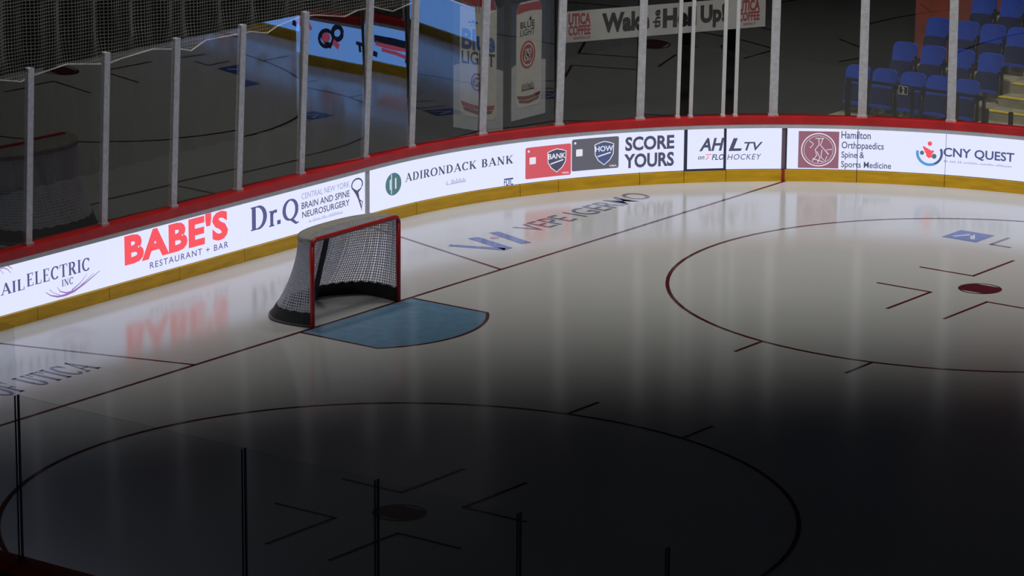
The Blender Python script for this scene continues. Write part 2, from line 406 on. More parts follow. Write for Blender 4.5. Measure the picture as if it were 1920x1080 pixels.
for cx, cy, R_ in ((6.72, -6.1, 4.50), (-6.70, -6.1, 4.57)):
    mark('faceoff_circle', ring2(cx, cy, R_, R_, .055, n=96), line_red, MK+.0005)
    v, f = ell(cx, cy, .235, .30, 32)
    mark('faceoff_spot', join2([(ell(cx, cy, .30, .30, 32)[0], [])]) if False else poly2([(cx+max(-.22, min(.22, .30*math.cos(2*math.pi*i/40))), cy+.30*math.sin(2*math.pi*i/40)) for i in range(40)]), mat('ice_spot_red', (.10, .008, .02), .13, noise=.15, spec=.4, ior=1.31), MK+.001)
    mark('faceoff_spot_ring', ring2(cx, cy, .30, .30, .03, n=40), line_red, MK+.0012)
    for sx in (-1, 1):
        for sy in (-1, 1):
            x0, y0 = cx+sx*.61, cy+sy*.23*2
            mark('restraining_mark', join2([sub((x0, y0), (x0+sx*1.22, y0), .05, 4), sub((x0, y0-sy*.025), (x0, y0+sy*.90), .05, 4)]), line_red)
    for sx in (-1, 1):
        for sy in (-1, 1):
            mark('hash_mark', sub((cx+sx*R_*.985, cy+sy*.87), (cx+sx*(R_+.60), cy+sy*.87), .05, 2), line_red, MK+.0008)
cr = [(-1.22, 0)]
cr += [(-1.22, -1.37)]+[(1.83*math.sin(math.radians(a)), -1.83*math.cos(math.radians(a))) for a in range(-41, 42, 3)]+[(1.22, -1.37), (1.22, 0)]
mark('goal_crease', poly2(cr), crease_m, MK*.5)
mark('goal_crease_outline', line2(cr, .05), line_red, MK+.0004)
# blue and centre lines further down the ice, seen only in the glass
mark('blue_line', sub((-HX, -19.5), (HX, -19.5), .30), line_blue)
mark('centre_line', sub((-HX, -27.1), (HX, -27.1), .30), line_red)
def ice_text(name, shape, x0, x1, y0, y1, m): mark(name, fit(shape, x0, x1, y0, y1), m, MK+.0006)
ice_text('ice_lettering', serif('OF UTICA'), -6.02, -4.22, .86, 1.42, mat('ice_letter_blue', (.035, .045, .20), .13, noise=.1, spec=.4, ior=1.31))
ice_text('ice_lettering', serif('BANK'), -7.6, -6.35, .86, 1.42, mat('ice_letter_blue', (.035, .045, .20), .13))
ice_text('ice_emblem', line2([(4.06, 1.54), (4.40, .74), (4.46, .74), (4.72, 1.56)], [.12, .16, .2, .2]), 4.04, 4.80, .68, 1.58, line_blue)
ice_text('ice_emblem', sub((4.90, .68), (5.22, 1.56), .20, 4), 4.84, 5.28, .66, 1.56, line_blue)
ice_text('ice_emblem_dot', ell(4.9, 1.25, .09, .09, 16), 4.83, 4.99, 1.22, 1.36, mat('ice_pink', (.5, .2, .24), .13))
ice_text('ice_lettering', sans('VEPE IGERMO', .004), 5.62, 8.82, 1.02, 1.50, line_grey)
bx0, bx1, by0, by1 = 9.22, 9.80, -4.62, -4.02
mark('ice_logo', join2([rect2(bx0, bx1, by0, by1)]), line_blue)
mark('ice_logo_centre', join2([sub((bx0+.14, by1-.12), (bx1-.16, (by0+by1)/2), .07, 2), sub((bx1-.16, (by0+by1)/2), (bx0+.14, by0+.14), .07, 2)]), ice_white, MK+.001)
mark('ice_lettering', join2([sub((9.22, -4.86), (9.80, -4.86), .06, 2), sub((9.25, -4.86), (9.25, -5.20), .06, 2), sub((9.22, -5.5), (9.80, -5.45), .06, 2)]), line_grey)
mark('ice_ring_marking', ring2(-10.6, -6.05, .40, .34, .16), mat('ice_ring_navy', (.01, .014, .06), .2))

# ------------------------------------------------------------------ dasher boards with LED faces
KZ, LZ0, LZ1, GZ1, RZ1 = .19, .205, .885, .950, 1.07
def board(name, s0, s1, seams, label, cat='rink board', screen=white_led, kick=yellow, frame_l=0, frame_r=0, group=None, step=.25):
    p = P((s0+s1)/2, -.1); e = empty(name, (p.x, p.y, 0), label, cat, group)
    strip(MB(), s0, s1, 0.0, GZ1, -.03, -.16, step).build('backing_panel', board_back, e)
    strip(MB(), s0, s1, GZ1, RZ1, .022, -.20, step).build('cap_rail', red_rail, e)
    strip(MB(), s0, s1, LZ1, GZ1, .018, -.03, step).build('top_frame', grey_al, e)
    ss = [s0]+seams+[s1]; scr = []
    for a, b in zip(ss, ss[1:]):
        strip(MB(), a+.005, b-.005, .0, KZ, .012, -.03, step).build('kick_plate', yellow, e)
        la = a+.006 + (frame_l if a == s0 else 0); lb = b-.006-(frame_r if b == s1 else 0)
        scr.append(strip(MB(), la, lb, LZ0, LZ1, 0, -.03, step).build('led_screen', screen, e))
    return e, scr
S = s_px
boards = {}
sL = -2.0
b1, q1 = board('dasher_board', sL, S(203), [S(68)], 'white LED dasher board with navy serif lettering and purple swooshes at the far left')
b2, q2 = board('dasher_board', S(203), S(457), [S(335)], 'white LED dasher board with huge red block letters left of the goal')
b3, q3 = board('dasher_board', S(457), S(693), [S(572)], 'white LED dasher board with tall navy serif letters directly behind the goal', frame_r=S(693)-S(684.5))
b4, q4 = board('dasher_board', S(693), S(1283), [S(780), S(975), S(1047), S(1200)], 'long curved white LED dasher board showing a green oval emblem and two bank cards', frame_l=.03)
b5, q5 = board('rink_gate', S(1283), S(1362), [], 'narrow dark-framed board gate with white posts right of the SCORE YOURS lettering', 'rink gate', frame_l=.05, frame_r=.04)
b6, q6 = board('dasher_board', S(1362), S(1472), [], 'short white LED dasher board between the dark-framed gate and the goal line', frame_r=.05)
sR = S(1945)+1.0
b7, q7 = board('dasher_board', S(1472), sR, [S(1608), S(1773)], 'white LED dasher board with a maroon square emblem below the blue seats', frame_l=.03)
# grey post between the Dr.Q and bank boards, dark gate frame, red goal line on the boards
strip(MB(), S(685), S(692.3), LZ0, LZ1, .004, -.03).build('divider_post', grey_al, b3)
g = MB(); strip(g, S(1283)+.004, S(1283)+.05, LZ0-.012, LZ1, .01, -.03); strip(g, S(1362)-.04, S(1362)-.004, LZ0-.012, LZ1, .01, -.03); strip(g, S(1283)+.05, S(1362)-.04, LZ0-.012, LZ0+.02, .01, -.03)
g.build('gate_frame', frame_dark, b5)
strip(MB(), S(1472)-.05, S(1472)+.004, 0, KZ+.004, .016, -.02).build('goal_line_mark', mat('board_line_red', (.42, .03, .03), .4), b6)
strip(MB(), S(1472)-.05, S(1472)+.004, LZ0, LZ1, .004, -.03).build('divider_post', mat('mauve_post', (.22, .15, .20), .5), b6)

# --- adverts, each on the screen it is shown on
L = 'lettering'
ad(L, serif('NAIL'), navy, q1[0], -20, 45, 45, 520, 543.5)
ad(L, serif('ELECTRIC'), navy, q1[1], 50, 167, 50, 513, 539)
ad(L, serif('INC'), navy, q1[1], 115, 136, 115, 524, 538)
on_board('swoosh', join2([stroke_px([(85, 548), (95, 554), (108, 556), (122, 553), (138, 546), (160, 530), (187, 507)], [.008, .016, .026, .03, .03, .02, .008]),
    stroke_px([(107, 538), (112, 546), (124, 549), (138, 545), (150, 536), (175, 512)], [.006, .014, .02, .022, .014, .006]), stroke_px([(92, 543), (100, 549), (112, 553)], .008), stroke_px([(134, 544), (150, 530), (163, 513)], [.02, .012, .006])]), violet, q1[1])
on_board('swoosh', join2([stroke_px([(-14, 502), (0, 498), (14, 498), (23, 504)], [.03, .022, .014, .006]), stroke_px([(-8, 506), (6, 502), (14, 505), (20, 512)], [.012, .014, .012, .006]), stroke_px([(-4, 504), (2, 508), (6, 514)], .008)]), violet, q1[0])
ad(L, sans("BABE'S", .048, 0, 1.07), red_led, q2[0], 233, 427, 233, 441, 499)
ad(L, sans('RESTAURANT + BAR', .006, spacing=1.2), navy, q2[1], 280, 427, 280, 492, 504)
ad(L, serif('D'), navy, q3[0], 470, 500, 470, 389, 434)
ad(L, serif('r'), navy, q3[0], 504, 519, 504, 396, 426)
ad(L, serif('.'), navy, q3[0], 519, 525.5, 519, 413, 421)
ad(L, serif('Q'), navy, q3[0], 529, 560, 529, 377, 427)
ad(L, sans('CENTRAL NEW YORK', .002), faint, q3[1], 565, 655, 565, 363, 374)
ad(L, sans('BRAIN AND SPINE', .012), dark_led, q3[1], 565, 655, 565, 380, 392.5)
ad(L, sans('NEUROSURGERY', .012), dark_led, q3[1], 566, 655, 566, 397, 409)
ad(L, tiny(26, 3), faint, q3[1], 578, 642, 578, 411, 417)
s_, z_, rs, rz = ellipse_px(669, 346, 10, 11)
on_board('emblem', join2([ring2(s_, z_, rs, rz, .026, -30, 210), ring2(s_, z_, rs, rz, .012, 200, 330), stroke_px([(660, 353), (668, 361), (672, 372), (676, 385), (678, 394)], [.02, .06, .035, .03, .006]), stroke_px([(677, 352), (670, 360), (673, 374), (679, 378), (677, 394)], [.02, .04, .02, .02, .006])]), dark_led, q3[1])
s_, z_, rs, rz = ellipse_px(737, 345, 15, 21)
em = on_board('emblem', ell(s_, z_, rs, rz), teal, q4[0])
on_board('emblem_bars', join2([sub((s_-rs*.25, z_-rz*.85), (s_-rs*.25, z_+rz*.9), .018, 2), sub((s_+rs*.28, z_-rz*.45), (s_+rs*.28, z_+rz*.5), .03, 2), sub((s_-rs*.42, z_-rz*.45), (s_-rs*.42, z_+rz*.45), .022, 2)]), pale, q4[0], .009)
ad(L, serif('ADIRONDACK BANK'), dark_led, q4[1], 759, 962, 759, 325, 342)
ad(L, tiny(12, 4), faint, q4[1], 836, 873, 836, 338, 347)
ad('small_mark', join2([rect2(0, 1, .8, 1), (sans('FDIC', .02)[0], sans('FDIC', .02)[1])]), slate, q4[1], 945, 962, 945, 335, 349)
def card(q, px0, px1, pyt, pyb, m, chip, sh, shield_txt, mouth):
    s0, s1, z0, z1 = box_px(px0, px1, px0, pyt, pyb); on_board('bank_card', rrect2(s0, s1, z0, z1, .03), m, q, .004)
    W, H = s1-s0, z1-z0
    on_board('card_chip', rrect2(s0+W*.09, s0+W*.23, z0+H*.46, z0+H*.68, .012), pale, q, .007)
    cx, cy, a, b = s0+W*.69, z0+H*.49, W*.2, H*.36
    pts = [(cx-a, cy+b*.8), (cx-a*.5, cy+b*.95), (cx, cy+b*1.05), (cx+a*.5, cy+b*.95), (cx+a, cy+b*.8), (cx+a*.95, cy-b*.1), (cx+a*.6, cy-b*.6), (cx, cy-b), (cx-a*.6, cy-b*.6), (cx-a*.95, cy-b*.1)]
    on_board('shield_emblem', poly2(pts), mouth, q, .007)
    on_board('shield_outline', line2(pts+[pts[0]], .014), pale, q, .010)
    on_board('lettering', fit(sans(shield_txt, .02), cx-a*.95, cx+a*.95, cy+b*.18, cy+b*.66), pale, q, .011)
    on_board('shield_stripe', line2([(cx-a*.7, cy-b*.25), (cx-a*.1, cy-b*.12), (cx+a*.7, cy+b*.05)], .02), pale, q, .011)
    on_board('lettering', fit(sans('VISA', .02), s0+W*.80, s0+W*.96, z0+H*.05, z0+H*.11), pale, q, .007)
    on_board('card_mark', ell(s0+W*.07, z0+H*.88, .02, .02, 10), pale, q, .007)
card(q4[3], 985, 1070.5, 277.5, 336.5, card_red, 0, 0, 'BANK', dark_led)
card(q4[3], 1072, 1160, 262, 321.5, card_grey, 0, 0, 'HOW', slate)
ad(L, sans('SCORE', .035), dark_led, q4[4], 1172, 1264, 1172, 257, 283.5)
ad(L, sans('YOURS', .035), dark_led, q4[4], 1170, 1264, 1170, 289, 316)
ad(L, sans('AH', .03, .25), dark_led, q5[0], 1311, 1358, 1311, 259, 283.5)
ad(L, sans('on', .01, .2), dark_led, q5[0], 1309, 1321, 1309, 293, 299)
ad('logo_mark', join2([line2([(0, 0), (.5, .5), (0, 1), (1, 1)], .16)]), red_led, q5[0], 1323, 1334, 1323, 289, 300)
ad(L, sans('FLO', .02, .2), dark_led, q5[0], 1335, 1358, 1335, 289, 300)
ad(L, sans('L', .03, .25), dark_led, q6[0], 1366, 1391, 1366, 259, 283)
ad(L, sans('TV', .02, .25), dark_led, q6[0], 1395, 1430, 1395, 266, 282)
ad(L, sans('HOCKEY', .0, .2, 1.1), dark_led, q6[0], 1364, 1428, 1364, 289, 299.5)
s0, s1, z0, z1 = box_px(1497, 1573, 1535, 246, 315)
on_board('emblem_square', rect2(s0, s1, z0, z1), maroon, q7[0], .004)
cx, cy, rx, rz = (s0+s1)/2, (z0+z1)/2, (s1-s0)*.42, (z1-z0)*.44
fig = [ring2(cx, cy, rx, rz, .016), ring2(cx, cy, rx*.86, rz*.86, .006)]
U = lambda a, b: (cx+a*rx, cy+b*rz)
for pts in ([(-.2, .7), (.3, .7)], [(0, .7), (.02, .3), (-.2, 0), (-.1, -.35), (-.35, -.7)], [(.25, .7), (.1, .3), (.6, -.3), (.45, .0), (.8, .05)], [(-.55, .55), (-.3, .35), (-.5, .1)], [(-.1, -.1), (.1, -.5), (-.05, -.8)], [(.2, 0), (.15, -.45), (.4, -.7), (.5, -.4)], [(-.35, -.55), (.3, -.75)]):
    fig.append(line2([U(*p) for p in pts], .011))
on_board('emblem_lines', join2(fig), pale, q7[0], .008)
ad(L, sans('Hamilton', .010), dark_led, q7[0], 1577, 1632, 1577, 245.5, 259.5)
ad(L, sans('Orthopaedics', .010), dark_led, q7[0], 1578, 1657, 1578, 265, 282)
ad(L, sans('Spine &', .010), dark_led, q7[0], 1578, 1621, 1578, 283.5, 299)
ad(L, sans('Sports Medicine', .010), dark_led, q7[0], 1578, 1672, 1578, 301.5, 317)
s_, z_, rs, rz = ellipse_px(1743, 287, 23, 24)
on_board('emblem', join2([ring2(s_, z_, rs, rz*.9, .045, 170, 300), ]), sky, q7[1])
on_board('emblem', join2([ring2(s_, z_, rs, rz*.9, .04, 295, 385)]), slate, q7[1])
on_board('emblem', join2([ell(s_, z_+rz*.75, rs*.18, rz*.18, 14), line2([(s_-rs*.55, z_+rz*.5), (s_-rs*.1, z_+rz*.1), (s_+rs*.05, z_-rz*.35)], [.02, .1, .06]), line2([(s_+rs*.35, z_+rz*.2), (s_-rs*.05, z_), (s_-rs*.15, z_-rz*.3)], [.02, .1, .05])]), red_led, q7[1])
on_board('emblem', ell(s_-rs*.62, z_, rs*.17, rz*.17, 14), teal, q7[1])
on_board('emblem', ell(s_+rs*.38, z_-rz*.22, rs*.2, rz*.2, 14), teal, q7[1])
ad(L, sans('CNY QUEST', .022), slate, q7[2], 1769, 1902, 1769, 276, 296)
ad(L, tiny(34, 5), faint, q7[2], 1770, 1898, 1770, 299.5, 303.5)

# boards outside the frame: the far side of the rink shows blue in the glass, the near side stands at the bottom of the picture
sE = FLAT+ARC+40
bR, qR = board('dasher_board', sR, sE, [sR+8*i for i in range(1, 6)], 'bright blue LED dasher board seen only as a reflection in the glass', screen=blue_led, step=.6)
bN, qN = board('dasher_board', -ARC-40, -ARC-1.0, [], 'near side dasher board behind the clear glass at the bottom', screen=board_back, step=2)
bM, qM = board('dasher_board', -ARC-1.0, sL, [], 'corner dasher board continuing left of the purple swoosh advert', screen=white_led)

# ------------------------------------------------------------------ glass panes and posts
GT = 3.51; LEAN = math.tan(math.radians(2.9)); TURN = math.tan(math.radians(1.3))
def screen(name, s, label, cat='glass screen'):
    p = P(s, -.1); return empty(name, (p.x, p.y, RZ1), label, cat)
PANES = {}
def pane(par, s0, s1, z0, z1, label, off=-.10, lean=LEAN, turn=0, key=None):
    """one flat clear pane between two posts; the screen leans a little over the ice, some panes re-tilted to match image reflections"""
    a, b = P(s0, off), P(s1, off); n = Nrm((s0+s1)/2); th = .012
    a, b = a-n*turn*(s1-s0)/2, b+n*turn*(s1-s0)/2
    k = lean*(z1-z0); pts = []
    for z, sh in ((z0, 0), (z1, k)):
        for p, d in ((a, 0), (b, 0), (b, -th), (a, -th)): pts.append(Z3(p+n*(d+sh), z))
    if key is not None: PANES[key] = (pts[0].copy(), (pts[1]-pts[0]).cross(pts[4]-pts[0]).normalized())
    o = MB().hexa(pts).build('glass_pane', GLASS, par)
    bm = bmesh.new(); bm.from_mesh(o.data); bmesh.ops.recalc_face_normals(bm, faces=bm.faces); bm.to_mesh(o.data); bm.free()
    o['label'] = label; return o
def post(par, s, wdt, z0=RZ1, z1=GT+.04, m=post_al, screws=True, dep=.05, off=-.10, lean=LEAN):
    n = Nrm(s); t = Vector((-n.y, n.x, 0)); p = P(s, off)
    up = (Vector((0, 0, 1))+n*lean).normalized(); nn = (n-up*n.dot(up)).normalized(); h = (z1-z0)/2
    mb = MB(); c = Z3(p, z0)+up*h
    mb.obox(c+nn*.016, t, nn, up, wdt/2, .010, h)
    mb.obox(c-nn*.030, t, nn, up, wdt*.34, dep/2, h)
    u = mb.build('glass_post', m, par)
    if screws:
        sm = MB(); z = .12
        while z < 2*h-.05:
            q = Z3(p, z0)+up*z+nn*.025; sm.tube([q, q+nn*.006], .012, 6); z += .28
        o = sm.build('screw_heads', mat('screw_steel', (.8, .8, .83), .3, .3), u); o['kind'] = 'stuff'
    mb2 = MB(); mb2.obox(Z3(p, z0+.015)+n*.0, t, n, Vector((0, 0, 1)), wdt*.6, .05, .015); mb2.build('post_foot', m, u)
    return u
PX = [62, 203, 333, 455, 572, 692, 777, 908, 1050, 1200]
sv = [S(px)+.02 for px in PX]
al = [sv[0]-1.48*k for k in (2, 1)]+sv
gp = [S(1272), S(1296), S(1356), S(1379)]
s8, s9, s10, s11 = S(1447)+.02, S(1612)+.02, S(1777)+.02, S(1945)+.02
TURNS = [1.3]*6+[5.2, 2.4, 2.6, 0, 0]; LEANS = [2.9]*5+[2.0, -.4, .1, -.5, 1.0, 2.0]  # panes turned and leaned one by one until reflections sat as in the image
W1 = screen('glass_screen', al[5], 'tall clear glass screen on grey posts behind the goal, mirroring the ice')
for i, s in enumerate(al): post(W1, s, .115 if i < 9 else .13)
for i, (a, b) in enumerate(zip(al, al[1:])):
    pane(W1, a+.02, b-.02, RZ1, GT, 'clear glass pane mirroring the ice', turn=math.tan(math.radians(TURNS[i])), lean=math.tan(math.radians(LEANS[i])), key=i)
post(W1, gp[0], .06, m=post_white, screws=False, dep=.03)
pane(W1, al[-1]+.02, gp[0]-.01, RZ1, GT, 'clear glass pane left of the white gate posts')
for s in gp[1:3]: post(b5, s, .06, m=post_white, screws=False, dep=.03)
pane(b5, gp[1]+.01, gp[2]-.01, RZ1, GT, 'clear glass pane of the gate')
W2 = screen('glass_screen', s9, 'clear glass screen on grey posts in front of the blue seats')
post(W2, gp[3], .06, m=post_white, screws=False, dep=.03)
for s in (s8, s9, s10, s11): post(W2, s, .14)
sx_ = [s11+1.5*k for k in range(1, 6)]
for s in sx_: post(W2, s, .14)
for a, b in ((gp[3], s8), (s8, s9), (s9, s10), (s10, s11), *zip([s11]+sx_, sx_)): pane(W2, a+.02, b-.02, RZ1, GT, 'clear glass pane')
def mirror_sz(px, py, key):
    """where on the far side board the glass pane `key` shows the camera a point"""
    p0, n = PANES[key]; d = ray(px, py); h = CAM+d*((p0-CAM).dot(n)/d.dot(n)); r = d-n*2*d.dot(n)
    q = h+r*((HX-h.x)/r.x); return FLAT+ARC+(EY-RAD-q.y), q.z
# adverts and a dark doorway on the blue boards, as the glass shows them
def mir(name, lists, m, key, off=.006, dark=None):
    parts = []
    for pts, wd in lists:
        q = [mirror_sz(a, b, key) for a, b in pts]
        parts.append(line2(q, wd) if wd else poly2(q))
    v, f = join2(parts); par = qR[min(len(qR)-1, max(0, int((v[0][0]-sR)/8)))]
    return obj(name, [Z3(P(a[0], off), a[1]) for a in v], f, m, par)
def oval(cx, cy, rx, ry, n=24): return [(cx+rx*math.cos(6.2832*i/n), cy+ry*math.sin(6.2832*i/n)) for i in range(n+1)]
mir('emblem', [(oval(633, 62, 9, 12), .10), (oval(612, 72, 13, 15), .08), ([(600, 62), (612, 80), (622, 88)], .10)], blue_dark, 6)
mir('emblem', [(oval(612, 70, 8, 9), 0), ([(625, 78), (636, 88)], .12)], blue_red, 6, .009)
mir('lettering', [([(668, 80), (680, 84)], .07), ([(674, 82), (676, 98)], .07), ([(681, 86), (683, 101)], .07), ([(681, 93), (687, 95)], .06), ([(683, 101), (688, 102)], .06)], blue_dark, 6)
mir('lettering', [([(578, 40), (584, 56)], .07), ([(556, 34), (566, 46)], .10), ([(562, 28), (572, 50)], .05)], blue_red, 6)
mir('stripe', [([(702, 72), (736, 78), (772, 87)], .14), ([(700, 99), (708, 103)], .10), ([(760, 114), (772, 119)], .08)], blue_dark, 7)
mir('stripe', [([(704, 80), (722, 86), (744, 91), (772, 94)], .09), ([(716, 93), (742, 100), (772, 112)], .07)], blue_red, 7)
# near side glass, lower, crossing the bottom of the picture
ny = [-6.19, -9.16, -10.77, -12.40, -14.0, -15.6]
ns = [-(ARC+(EY-RAD)-y) for y in ny]
W3 = screen('glass_screen', ns[2], 'low clear glass screen with thin posts across the dark bottom of the picture')
near_post = mat('near_post', (.03, .03, .034), .4, noise=.2)
for s in ns: post(W3, s, .018, z1=2.80, m=near_post, dep=.012, lean=0, screws=False)
for a, b in zip(ns, ns[1:]): pane(W3, b+.01, a-.01, RZ1, 2.80, 'low clear glass pane', lean=0)
pane(W3, ns[0]+.01, ns[0]+1.5, RZ1, GT, 'tall clear corner pane', lean=0)

# ------------------------------------------------------------------ hockey goal
G = empty('hockey_goal', (0, 0, 0), 'red-framed hockey goal with white netting standing on the goal line', 'goal')
gw, gh, pr = .945, 1.235, .03
arc = [(-gw+.09-.09*math.cos(a*math.pi/12), gh-.09+.09*math.sin(a*math.pi/12)) for a in range(7)]
MB().tube([(-gw, 0, 0), (-gw, 0, .6), (-gw, 0, gh-.09)], .032, 12).build('goal_post', goal_red, G, True)
MB().tube([(gw, 0, 0), (gw, 0, .6), (gw, 0, gh-.09)], .032, 12).build('goal_post', goal_red, G, True)
MB().tube([(x, 0, z) for x, z in arc]+[(-x, 0, z) for x, z in arc[::-1]], .032, 12).build('crossbar', goal_red, G, True)
def prof(tt):
    """back outline of the goal: t in 0..1 from left post round the back to the right post, for the top and the base"""
    pass
def outline(depth, flare, n=64, e=2.6):
    pts = []
    for i in range(n+1):
        a = math.pi*(1-i/n); c, s = math.cos(a), math.sin(a)
        x = math.copysign(abs(c)**(2/e), c); y = abs(s)**(2/e)
        pts.append(((gw-.01+flare*min(1, y*1.6))*x if True else 0, .01+depth*y))
    return pts
NS = 300
top = outline(.50, .03, NS); bot = outline(1.10, .16, NS)
def netpt(i, h):
    """h = 0 at the ice, 1 at the top frame; the sides sweep in a concave curve"""
    k = (1-h)**1.7
    x = top[i][0]+(bot[i][0]-top[i][0])*k; y = top[i][1]+(bot[i][1]-top[i][1])*k
    return Vector((x, y, .02+h*(gh-.03)))
def resample(fn, n):
    P_ = [fn(i) for i in range(NS+1)]; d = [0]
    for a, b in zip(P_, P_[1:]): d.append(d[-1]+(b-a).length)
    return d
dd = resample(lambda i: netpt(i, .5), NS)
NV = 84; idx = []
for k in range(NV+1):
    tg = dd[-1]*k/NV; j = min(range(NS+1), key=lambda q: abs(dd[q]-tg)); idx.append(j)
idx = sorted(set(idx))
nm = MB()
for i in idx: nm.tube([netpt(i, h/10) for h in range(11)], .009, 4, False)
for r in range(1, 31):
    nm.tube([netpt(i, r/31) for i in range(0, NS+1, 5)], .009, 4, False)
for i in idx[4:-4:1]:     # mesh over the top shelf
    x, y = top[i]; nm.tube([(x, 0.01, gh), (x, y, gh)], .006, 4, False)
for r in range(1, 9):
    yy = .5*r/9; xs = [p for p in top if p[1] >= yy]; nm.tube([(xs[0][0], yy, gh), (xs[-1][0], yy, gh)], .006, 4, False)
net = nm.build('netting', net_white, G); net['kind'] = 'stuff'
MB().tube([(p[0], p[1], gh-.005) for p in top[::5]], .024, 8).build('top_frame', mat('goal_frame_grey', (.40, .38, .37), .5, noise=.2), G, True)
MB().tube([(p[0], p[1], .025) for p in bot[::5]], .025, 8).build('base_frame', mat('goal_base_white', (.12, .12, .12), .5, noise=.2), G, True)
# canvas strip on the top shelf behind the crossbar
tm = MB(); k = len(tm.v); sel = top[18:-18:3]
V_ = []; F_ = []
for x, y in sel:
    V_ += [Vector((x, max(.03, y-.20), gh+.006)), Vector((x, y+.012, gh+.012)), Vector((x*1.004, y+.022, gh-.055))]
for i in range(len(sel)-1):
    q = i*3; F_ += [[q, q+1, q+4, q+3], [q+1, q+2, q+5, q+4]]
obj('top_canvas', V_, F_, canvas, G)
# dark skirt round the base, inside and out
V_ = []; F_ = []
for i in range(0, NS+1, 5):
    hh = .15+.012*math.sin(i*.4)
    def sc(p, k): return Vector((p.x*k, .35+(p.y-.35)*k if p.y > .05 else p.y, p.z))
    V_ += [sc(netpt(i, 0)+Vector((0, 0, -.015)), .965), sc(netpt(i, hh), .965), sc(netpt(i, hh), 1.022), sc(netpt(i, 0)+Vector((0, 0, -.015)), 1.022)]
for i in range(len(V_)//4-1):
    q = i*4
    for j in range(4): F_.append([q+j, q+(j+1) % 4, q+4+(j+1) % 4, q+4+j])
obj('base_skirt', V_, F_, pad_black, G)
# one dark webbing strap on the back net, from the top frame down to the left
def on_back(px, py):
    z = .6
    for _ in range(40):
        p = onz(px, py, z); h = max(0, min(1, (z-.02)/(gh-.03))); yt = .47+.60*(1-h)**1.7
        z -= (p.y-yt)*-.25*-1 if False else (yt-p.y)*.2
        z = max(.03, min(gh, z))
    return onz(px, py, z)
pts = [on_back(614, 420), on_back(611, 440), on_back(604, 475), on_back(596, 510), on_back(590, 540), on_back(586, 562)]
V_ = []; F_ = []
for p in pts: V_ += [p+Vector((-.055, -.035, 0)), p+Vector((.055, -.035, 0)), p+Vector((.055, -.022, 0)), p+Vector((-.055, -.022, 0))]
for i in range(len(pts)-1):
    q = i*4
    for j in range(4): F_.append([q+j, q+(j+1) % 4, q+4+(j+1) % 4, q+4+j])
obj('back_strap', V_, F_, net_dark, G)

# ------------------------------------------------------------------ safety netting above the end glass
SN = empty('safety_net', (0, EY+.2, RZ1+2.2), 'dark knotted safety net with a pale rope hem hanging above the end glass', 'safety net')
hem_px = [(-40, 146), (0, 150), (38, 153), (62, 141), (125, 120), (200, 120), (225, 110), (285, 92), (340, 92), (357, 95), (385, 75), (470, 59), (500, 62), (520, 48), (560, 32), (590, 28), (645, 31), (670, 19), (700, 13), (735, 21), (770, 6), (800, -6), (840, -2), (870, 10), (905, 27), (930, 20)]
SOFF = -.24
def surf_px(px, py):
    s = s_px(px)
    for _ in range(30):
        p = P(s, SOFF); p0 = proj(Z3(p, 3)); p1 = proj(Z3(p, 4)); z = 3+(py-p0[1])/(p1[1]-p0[1])
        s += (px-proj(Z3(p, z))[0])/proj_rate(s)
    return s, z
hem = [surf_px(*q) for q in hem_px]
def hem_z(s):
    for a, b in zip(hem, hem[1:]):
        if a[0] <= s <= b[0]: return a[1]+(b[1]-a[1])*(s-a[0])/(b[0]-a[0])
    return hem[0][1] if s < hem[0][0] else hem[-1][1]
MB().tube([Z3(P(s, SOFF+.01), z) for s, z in hem], .011, 6).build('hem_rope', rope, SN)
def fold(s): return .05*math.sin(s*7.3+.8*math.sin(s*2.1))+.025*math.sin(s*17+1)
TOPZ = 5.4; sp = .048
nm = MB(); s = hem[0][0]
while s < hem[-1][0]:
    z0 = hem_z(s); nm.tube([Z3(P(s, SOFF+fold(s)*.1), z0), Z3(P(s, SOFF+fold(s)), z0+.4), Z3(P(s, SOFF+fold(s)), TOPZ)], .0062, 4, False); s += sp
z = 3.30
while z < TOPZ:
    run = []; s = hem[0][0]
    while s < hem[-1][0]:
        zz = z
        if hem_z(s) <= zz: run.append(Z3(P(s, SOFF+fold(s)*min(1, .1+(zz-hem_z(s))*2.2)), zz))
        else:
            if len(run) > 1: nm.tube(run, .0062, 4, False)
            run = []
        s += sp*2
    if len(run) > 1: nm.tube(run, .0062, 4, False)
    z += sp
n_ = nm.build('net_mesh', cord, SN); n_['kind'] = 'stuff'
MB().tube([Z3(P(hem[0][0]+(hem[-1][0]-hem[0][0])*i/40, SOFF), TOPZ) for i in range(41)], .02, 6).build('head_cable', black_metal, SN)
# gathered end of the net at the corner
gs, gz = surf_px(938, 8)
q = P(gs, SOFF)
MB().tube([Z3(q, gz+1.2), Z3(q, gz+.5), Z3(q, gz+.15), Z3(q, gz), Z3(q, gz-.06)], [.09, .11, .09, .07, .02], 10).build('gathered_end', mat('net_bunch', (.012, .012, .012), .9, noise=.3), SN, True)

# ------------------------------------------------------------------ hall behind the glass
fl = MB(); fl.box(-16, 26, EY+.22, 12, -.05, 0)
o = fl.build('floor_walkway', walk_conc); o['kind'] = 'structure'
fl = MB(); fl.box(HX+.22, 26, -45, EY+.22, -.05, 0); o = fl.build('floor_side_walkway', walk_conc); o['kind'] = 'structure'
